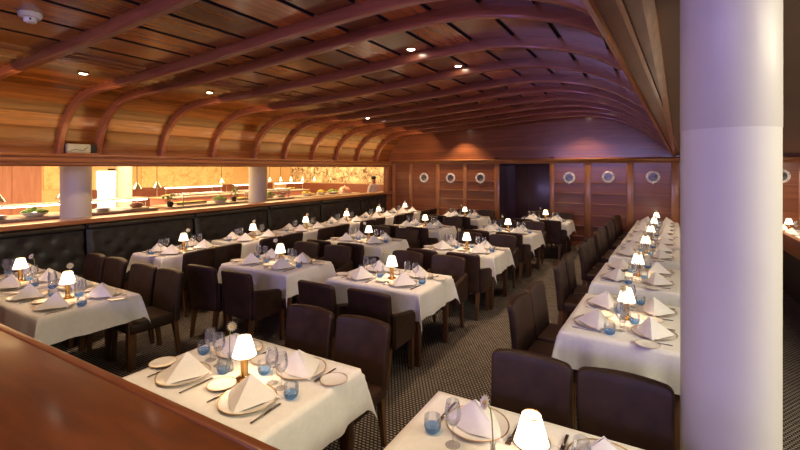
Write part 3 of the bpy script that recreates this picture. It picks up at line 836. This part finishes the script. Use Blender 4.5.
# ------------------------------------------------------------------ buffet area
KX, KY = -14.5, 14.5
bm = NB(); box(bm, KX-.1, KX, -1, KY+.1, 0, 3)
struct('wall_buffet_side', bm, M['kwall'], 'ochre side wall of the buffet area', cat='wall')
bm = NB(); box(bm, KX-.1, XL+.1, KY, KY+.1, 0, 3)
struct('wall_buffet_far', bm, M['kwall'], 'ochre far wall of the buffet area', cat='wall')
bm = NB(); box(bm, KX-.1, XL-.3, -1.1, -1, 0, 3)
struct('wall_buffet_near', bm, M['kwall'], 'near wall of the buffet area', cat='wall')
bm = NB(); box(bm, XL-.12, XL+.0, YF+.1, KY, 0, 3)
struct('wall_buffet_right', bm, M['kpanel'], 'right wall of the buffet area beyond the far wall', cat='wall')
bm = NB(); box(bm, KX-.1, XL-.2, -1.1, KY+.1, 3.0, 3.1)
struct('ceiling_buffet', bm, M['kceil'], 'light ceiling of the buffet area', cat='ceiling')
bm = NB(); box(bm, KX, KX+.03, 6.55, 13.7, 0, 1.34); box(bm, KX+.1, XL-.25, KY-.03, KY, 0, 1.34)
struct('trim_dado', bm, M['soffit'], 'dark wooden dado below the buffet murals', cat='panelling')
bm = NB(); box(bm, KX, KX+.04, -1, 5.3, 0, 2.3)
for y in (3.2, 4.7): box(bm, KX+.04, KX+.06, y-.04, y+.04, 0, 2.3)
struct('trim_panelling', bm, M['kpanel'], 'pinkish wooden panelling at the left of the buffet area', cat='panelling')
def pic(name, x0, x1, y0, y1, z0, z1, mat, label):
    bm = NB(); box(bm, x0, x1, y0, y1, z0, z1); return tag(obj(name, bm, mat), label, 'mural')
pic('wall_mural', KX, KX+.02, 5.35, 6.5, 1.4, 2.5, M['mural_pale'], 'golden mural panel left of the bright buffet doorway')
pic('wall_mural', KX, KX+.02, 8.0, 11.6, 1.36, 2.6, M['mural_pale'], 'pale sepia city mural behind the buffet counters')
pic('wall_mural', -14.1, XL-.3, KY-.02, KY, 1.37, 2.6, M['mural_dense'], 'dense sepia engraving mural above the far buffet')
bm = NB(); box(bm, KX+.005, KX+.03, 6.68, 7.2, .2, 1.9)
struct('window_1', bm, M['glow'], 'overexposed bright opening behind the buffet', cat='window')
bm = NB(); box(bm, KX+.01, KX+.06, 6.98, 7.3, 1.93, 1.98); tag(obj('wall_sign', bm, M['black']), 'small dark plate above the bright buffet opening', 'sign')
# counters
def counter(x0, x1, y0, y1, h, label, front, glassy=True):
    r = tag(empty('buffet_counter', ((x0+x1)/2, (y0+y1)/2, 0)), label, 'counter'); hx, hy = (x1-x0)/2, (y1-y0)/2
    bm = NB(); box(bm, -hx, hx, -hy, hy, 0, h-.04, bev=.006); o = obj('body', bm, front, r)
    bm = NB(); box(bm, -hx-.03, hx+.03, -hy-.03, hy+.03, h-.04, h, bev=.008); obj('worktop', bm, M['ktop'], r)
    return r
C1 = counter(-10.3, -9.5, 1.2, 5.6, 1.12, 'buffet counter with pinkish front at the left end of the opening', M['kfront'])
C2 = counter(-10.35, -9.55, 6.0, 9.9, 1.1, 'buffet counter of salads in the middle of the opening', M['ktop'])
C3 = counter(-10.2, -9.4, 10.4, 13.2, 1.08, 'buffet counter at the far end near the chef', M['ktop'])
C4 = counter(-12.6, -11.9, 7.2, 13.2, 1.15, 'rear buffet counter along the dark dado', M['kfront'])
def gantry(x0, x1, y0, y1, z0, z, label, tube_on=True):
    r = tag(empty('buffet_gantry', ((x0+x1)/2, (y0+y1)/2, z0)), label, 'buffet shelf'); hx, hy, h = (x1-x0)/2, (y1-y0)/2, z-z0
    bm = NB(); box(bm, -hx, hx, -hy, hy, h, h+.02, bev=.004); o = obj('shelf', bm, M['glass'] if not tube_on else M['chrome'], r)
    for sx in (-1, 1):
        for sy in (-1, 1):
            bm = NB(); tube(bm, [(sx*(hx-.03), sy*(hy-.03), 0), (sx*(hx-.03), sy*(hy-.03), h)], .012, 8); obj('post', bm, M['chrome'], r)
    bm = NB(); tube(bm, [(hx, -hy, h), (hx, hy, h)], .014, 8); obj('edge_rail', bm, M['chrome'], r)
    if tube_on:
        bm = NB(); box(bm, hx-.06, hx-.0, -hy+.02, hy-.02, h-.035, h-.003); o = obj('light_strip', bm, M['tube'], r); o['label'] = 'glowing light strip'
    else:
        bm = NB(); box(bm, hx-.006, hx, -hy, hy, h-.16, h); obj('sneeze_guard', bm, M['glass'], r)
    return r
gantry(-10.1, -9.7, 1.5, 5.5, 1.12, 1.33, 'heated gantry with a bright strip at the left of the buffet')
gantry(-10.0, -9.5, 6.2, 7.6, 1.1, 1.36, 'glass sneeze guard over the nearest salads', False)
gantry(-10.0, -9.5, 8.0, 9.7, 1.1, 1.36, 'glass sneeze guard over the middle salads', False)
gantry(-12.5, -12.0, 7.3, 9.2, 1.15, 1.44, 'first lit gantry on the rear buffet counter')
gantry(-12.5, -12.0, 9.7, 11.0, 1.15, 1.44, 'second lit gantry on the rear buffet counter')
gantry(-12.5, -12.0, 11.5, 13.0, 1.15, 1.44, 'farthest lit gantry on the rear buffet counter')
# hanging heat lamps
pl = tag(empty('heat_lamp'), 'x', 'heat lamp')
bm = NB(); tube(bm, [(0,0,.14),(0,0,1.5)], .008, 6); o = obj('cord', bm, M['black'], pl)
bm = NB(); lathe(bm, [(.02,.16),(.03,.13),(.1,.02),(.105,0),(.095,.0),(.025,.12),(0,.13)], 18); obj('shade', bm, M['chrome'], pl)
bm = NB(); ball(bm, (0,0,.035), .035, (1,1,1), 10, 8); o = obj('bulb', bm, M['lens'], pl); o['label'] = 'lit bulb'
hl = [(-9.9,3.0),(-9.9,3.95),(-10.6,5.75),(-10.8,6.35),(-12.3,9.4),(-12.3,11.5),(-12.3,12.05),(-12.3,12.6),(-12.0,12.95),(-11.6,13.2)]
hn = ['leftmost above the pinkish counter','right of leftmost above the pinkish counter','left one before the bright opening','right one before the bright opening','above the rear gantry beside the middle column',
      'first of the far row of five','second of the far row of five','third of the far row of five','fourth of the far row of five','last of the far row of five']
for (x, y), l in zip(hl, hn): place(pl, (x, y, 1.5 if x < -10 else 1.4), 0, f'chrome cone heat lamp on a cord, {l}', 'hanging heat lamps')
# food
def bowl(name, mat, food, n, rad, label, cat, x, y, z, seed):
    rnd = random.Random(seed); r = tag(empty(name, (x, y, z)), label, cat)
    bm = NB(); lathe(bm, [(0,0),(rad*.5,0),(rad*.9,.05),(rad,.08),(rad*.95,.08),(rad*.85,.055),(0,.02)], 20); obj('bowl', bm, mat, r)
    bm = NB()
    for i in range(n):
        a, q = rnd.uniform(0, 6.28), rad*.75*math.sqrt(rnd.random()); s = rnd.uniform(.03,.05)
        ball(bm, (q*math.cos(a), q*math.sin(a), .07+.09*(1-q/rad)), s, (1.2, 1.2, .75), 8, 6)
    o = obj('food', bm, food, r); o['kind'] = 'stuff'
    return r
bowl('salad_bowl', M['white'], M['green'], 26, .2, 'bowl of green leaves on the pinkish left counter', 'bowl', -9.62, 3.42, 1.12, 1)
bowl('salad_bowl', M['white'], M['yellow'], 20, .17, 'dish of pale food on the pinkish left counter', 'bowl', -9.62, 4.0, 1.12, 2)
bowl('salad_bowl', M['white'], M['green'], 26, .2, 'bowl of yellow green salad in the middle of the buffet', 'bowl', -9.75, 7.4, 1.1, 3)
bowl('fruit_bowl', M['white'], M['yellow'], 18, .17, 'bowl of yellow fruit under the middle sneeze guard', 'bowl', -9.75, 8.6, 1.1, 4)
bowl('fruit_bowl', M['white'], M['red'], 18, .17, 'bowl of red fruit left of the middle buffet column', 'bowl', -9.95, 9.75, 1.1, 5)
bowl('salad_bowl', M['white'], M['green'], 18, .15, 'bowl of greens left of the red fruit', 'bowl', -9.95, 9.3, 1.1, 6)
bowl('fruit_bowl', M['white'], M['yellow'], 18, .17, 'bowl of yellow green fruit right of the middle buffet column', 'bowl', -9.75, 10.7, 1.08, 7)
bowl('salad_bowl', M['white'], M['yellow'], 22, .17, 'smaller heap of yellow green fruit by the far gantry', 'bowl', -9.8, 11.5, 1.08, 8)
bowl('salad_bowl', M['white'], M['green'], 30, .24, 'large heap of bright green apples by the far gantry', 'bowl', -9.75, 12.05, 1.08, 9)
r = tag(empty('bread_board', (-9.6, 5.2, 1.12)), 'wooden board with a brown loaf right of the left buffet column', 'board')
bm = NB(); box(bm, -.15, .15, -.2, .2, 0, .025, bev=.006); obj('board', bm, M['cream'], r)
bm = NB(); ball(bm, (0, 0, .08), .1, (.8, 1.5, .65), 14, 8); obj('loaf', bm, M['kpanel'], r)
def plant(x, y, z, label, seed, h=.25):
    rnd = random.Random(seed); r = tag(empty('flower_arrangement', (x, y, z)), label, 'flowers')
    bm = NB(); lathe(bm, [(0,0),(.05,0),(.07,.08),(.06,.12),(.055,.12),(.0,.02)], 14); obj('pot', bm, M['darkpanel'], r)
    bm = NB()
    for i in range(22):
        a = rnd.uniform(0, 6.28); q = rnd.uniform(.03, .16); zz = rnd.uniform(.12, .12+h)
        ball(bm, (q*math.cos(a), q*math.sin(a), zz), rnd.uniform(.02,.035), (1,1,.6), 7, 5)
    obj('foliage', bm, M['stem'], r)
    bm = NB()
    for i in range(7):
        a = rnd.uniform(0, 6.28); q = rnd.uniform(.02, .14); ball(bm, (q*math.cos(a), q*math.sin(a), rnd.uniform(.18,.15+h)), .025, (1,1,.8), 8, 6)
    obj('blossoms', bm, M['petal'], r)
plant(-9.1, 5.72, 1.1, 'dark flower arrangement at the start of the salad counter', 3, .18) if False else plant(-9.6, 5.95, 1.1, 'dark flower arrangement at the start of the salad counter', 3, .16)
plant(-9.75, 7.85, 1.1, 'pale flower arrangement between the two sneeze guards', 4, .26)
r = tag(empty('serving_dome', (-9.75, 12.75, 1.092)), 'large pinkish copper serving dome near the end of the buffet', 'serving dome')
bm = NB(); lathe(bm, [(.24,0),(.24,.03),(.22,.12),(.15,.2),(.06,.235),(0,.24)], 28); obj('dome', bm, M['copper'], r)
bm = NB(); ball(bm, (0,0,.25), .025, (1,1,1), 10, 8); obj('knob', bm, M['chrome'], r)
bm = NB(); lathe(bm, [(0,-.012),(.27,-.012),(.27,0),(0,0)], 28); obj('tray', bm, M['chrome'], r)
tr = tag(empty('food_tray'), 'x', 'tray')
bm = NB(); box(bm, -.2, .2, -.15, .15, 0, .02, bev=.006); box(bm, -.2, -.19, -.15, .15, .02, .06); box(bm, .19, .2, -.15, .15, .02, .06); box(bm, -.2, .2, -.15, -.14, .02, .06); box(bm, -.2, .2, .14, .15, .02, .06); obj('dish', bm, M['chrome'], tr)
bm = NB(); rnd = random.Random(4)
for i in range(26): ball(bm, (rnd.uniform(-.16,.16), rnd.uniform(-.11,.11), .05), rnd.uniform(.03,.045), (1,1,.7), 7, 5)
o = obj('food', bm, M['yellow'], tr); o['kind'] = 'stuff'
for x, y, z, l in ((-9.95,6.45,1.1,'first on the salad counter'), (-9.95,6.85,1.1,'second on the salad counter'), (-9.95,8.2,1.1,'third on the salad counter'), (-9.95,9.0,1.1,'fourth on the salad counter'),
                   (-12.25,7.6,1.15,'first under the rear gantries'), (-12.25,8.2,1.15,'second under the rear gantries'), (-12.25,8.8,1.15,'third under the rear gantries'), (-12.25,10.1,1.15,'fourth under the rear gantries'),
                   (-12.25,10.6,1.15,'fifth under the rear gantries'), (-12.25,11.9,1.15,'sixth under the rear gantries'), (-12.25,12.5,1.15,'seventh under the rear gantries'), (-9.95,11.05,1.08,'beside the yellow green fruit')):
    place(tr, (x, y, z), PI/2, f'chrome tray of yellow food, {l}', 'buffet food trays')
def plates(x, y, z, n, l):
    for k in range(n): place(PL2, (x, y, z+k*.012), 0, f'white plate {["at the bottom","second from the bottom","third from the bottom","fourth from the bottom","on top"][k]} of the stack {l}', 'stacked buffet plates')
bm = NB(); lathe(bm, [(0,.005),(.08,.005),(.13,.02),(.13,.016),(.07,0),(0,0)], 24); PL2 = mk('plate', 'plate', bm, [M['china']])
plates(-9.62, 4.55, 1.12, 5, 'on the pinkish counter')
plates(-9.62, 2.9, 1.12, 5, 'at the left end of the buffet')

# person: the chef
def skin_body(name, verts, edges, radii, mat, parent=None, sub=2):
    me = bpy.data.meshes.new(name); me.from_pydata(verts, edges, [])
    o = bpy.data.objects.new(name, me); COL.objects.link(o)
    md = o.modifiers.new('skin', 'SKIN'); md.use_smooth_shade = True
    for v, r_ in zip(me.skin_vertices[0].data, radii): v.radius = (r_, r_) if not isinstance(r_, tuple) else r_
    me.skin_vertices[0].data[0].use_root = True
    s2 = o.modifiers.new('s', 'SUBSURF'); s2.levels = sub; s2.render_levels = sub
    bpy.context.view_layer.update()
    me2 = bpy.data.meshes.new_from_object(o.evaluated_get(bpy.context.evaluated_depsgraph_get()))
    o.modifiers.clear(); o.data = me2; me2.materials.clear(); me2.materials.append(mat)
    for p in me2.polygons: p.use_smooth = True
    if parent: o.parent = parent
    return o
def chef():
    V = [(0,0,.92),(0,0,1.12),(0,.0,1.3),(0,.01,1.4),(0,.02,1.47),(0,.03,1.55),(0,.035,1.62),
         (.09,0,.86),(.1,.01,.48),(.1,-.02,.08),(.1,.1,.04),(-.09,0,.86),(-.1,.01,.48),(-.1,-.02,.08),(-.1,.1,.04),
         (.17,0,1.35),(.22,.02,1.1),(.19,.22,1.02),(.17,.3,1.03),(-.17,0,1.35),(-.22,.02,1.1),(-.19,.22,1.02),(-.17,.3,1.03)]
    E_ = [(0,1),(1,2),(2,3),(3,4),(4,5),(5,6),(0,7),(7,8),(8,9),(9,10),(0,11),(11,12),(12,13),(13,14),(3,15),(15,16),(16,17),(17,18),(3,19),(19,20),(20,21),(21,22)]
    Rr = [(.14,.1),(.13,.095),(.16,.1),(.1,.08),.052,(.075,.09),(.07,.085),.085,.06,.042,.035,.085,.06,.042,.035,.062,.045,.036,.03,.062,.045,.036,.03]
    b = skin_body('person', V, E_, Rr, M['skin'])
    tag(b, 'person in white chef jacket with black hair at the buffet far end', 'person')
    VJ = [(0,0,.8),(0,0,.95),(0,0,1.12),(0,.0,1.3),(0,.01,1.41),(.17,0,1.35),(.22,.02,1.1),(.19,.2,1.025),(-.17,0,1.35),(-.22,.02,1.1),(-.19,.2,1.025)]
    skin_body('jacket', VJ, [(0,1),(1,2),(2,3),(3,4),(4,5),(5,6),(6,7),(4,8),(8,9),(9,10)], [(.18,.13),(.17,.125),(.155,.115),(.18,.12),(.1,.08),.078,.06,.05,.078,.06,.05], M['jacket'], b)
    VT = [(0,0,.92),(.09,0,.84),(.1,.01,.48),(.1,-.02,.1),(-.09,0,.84),(-.1,.01,.48),(-.1,-.02,.1)]
    skin_body('trousers', VT, [(0,1),(1,2),(2,3),(0,4),(4,5),(5,6)], [(.15,.11),.1,.075,.06,.1,.075,.06], M['trouser'], b)
    bm = NB(); ball(bm, (0,.02,1.655), .098, (.86,1.0,.72), 16, 10)
    for q in bm.verts:
        if q.co.y > .1 and q.co.z < 1.66: q.co.y = .1
    obj('hair', bm, M['hair'], b)
    bm = NB()
    for sx in (-1, 1): ball(bm, (sx*.028, .118, 1.6), .009, (1,.6,1), 8, 6)
    obj('eyes', bm, M['black'], b)
    return b
cf = chef(); cf.location = (-8.45, 12.75, -.0); cf.rotation_euler = (0, 0, math.radians(70))

# ------------------------------------------------------------------ lights
def area(name, loc, rot, sx, sy, e, col):
    l = bpy.data.lights.new(name, 'AREA'); l.shape = 'RECTANGLE'; l.size = sx; l.size_y = sy; l.energy = e; l.color = col
    o = bpy.data.objects.new(name, l); COL.objects.link(o); o.location = loc; o.rotation_euler = rot; return o
area('purple_wash', (-1.6, -3.6, 2.75), (math.radians(80), 0, 0), 7, .6, 125, (.57, .46, 1.0))
area('purple_ceiling_wash', (-1.6, -3.4, 1.7), (math.radians(112), 0, 0), 6, .5, 34, (.55, .4, 1.0))
for y in (3, 6.5, 10):
    area('purple_rib_fill', (-1.6+.05*y, y, 2.3), (0, math.radians(160), 0), .1, 2.6, 4, (.5, .28, 1.0))  # unseen floating strips added to tint the rib undersides purple
for y in (2, 5, 8, 10.6):
    area('warm_curve_fill', (XL+.3, y, 2.24), (0, math.radians(165), 0), .1, 2.6, 1.6, (1, .5, .14))  # unseen strip added to warm the left curve of the vault
    area('warm_header_fill', (-5.6, y, 2.95), (0, math.radians(48), 0), .1, 2.0, 12, (1, .62, .3))  # added fill without a fitting, brightens the header and left wall
area('buffet_ceiling_light', (-11.8, 8, 2.9), (0, 0, 0), 2.5, 9, 430, (1, .68, .33))
area('buffet_ceiling_light', (-11.5, 3, 2.9), (0, 0, 0), 2.5, 3, 110, (1, .72, .42))
area('mural_fill', (-10.8, 13.2, 2.8), (math.radians(40), 0, 0), 6, .2, 90, (1, .75, .42))  # unseen fill added to brighten the dense far mural
area('bay_ceiling_light', (2.9, 2.2, 2.7), (0, math.radians(40), 0), 1.2, 2.4, 115, (1, .91, .64))
area('bay_ceiling_light', (2.6, 9.5, 2.25), (0, 0, 0), .6, 2.4, 60, (1, .75, .5))
w = bpy.data.worlds.new('world'); S.world = w; w.use_nodes = True
w.node_tree.nodes['Background'].inputs[0].default_value = (.5, .4, .6, 1); w.node_tree.nodes['Background'].inputs[1].default_value = .05
S.view_settings.view_transform = 'Standard'; S.view_settings.look = 'None'; S.view_settings.gamma = 1; S.view_settings.exposure = .52
S.cycles.transparent_max_bounces = 32; S.cycles.max_bounces = 8; S.cycles.diffuse_bounces = 4
S.cycles.sample_clamp_indirect = 4; S.cycles.use_denoising = True
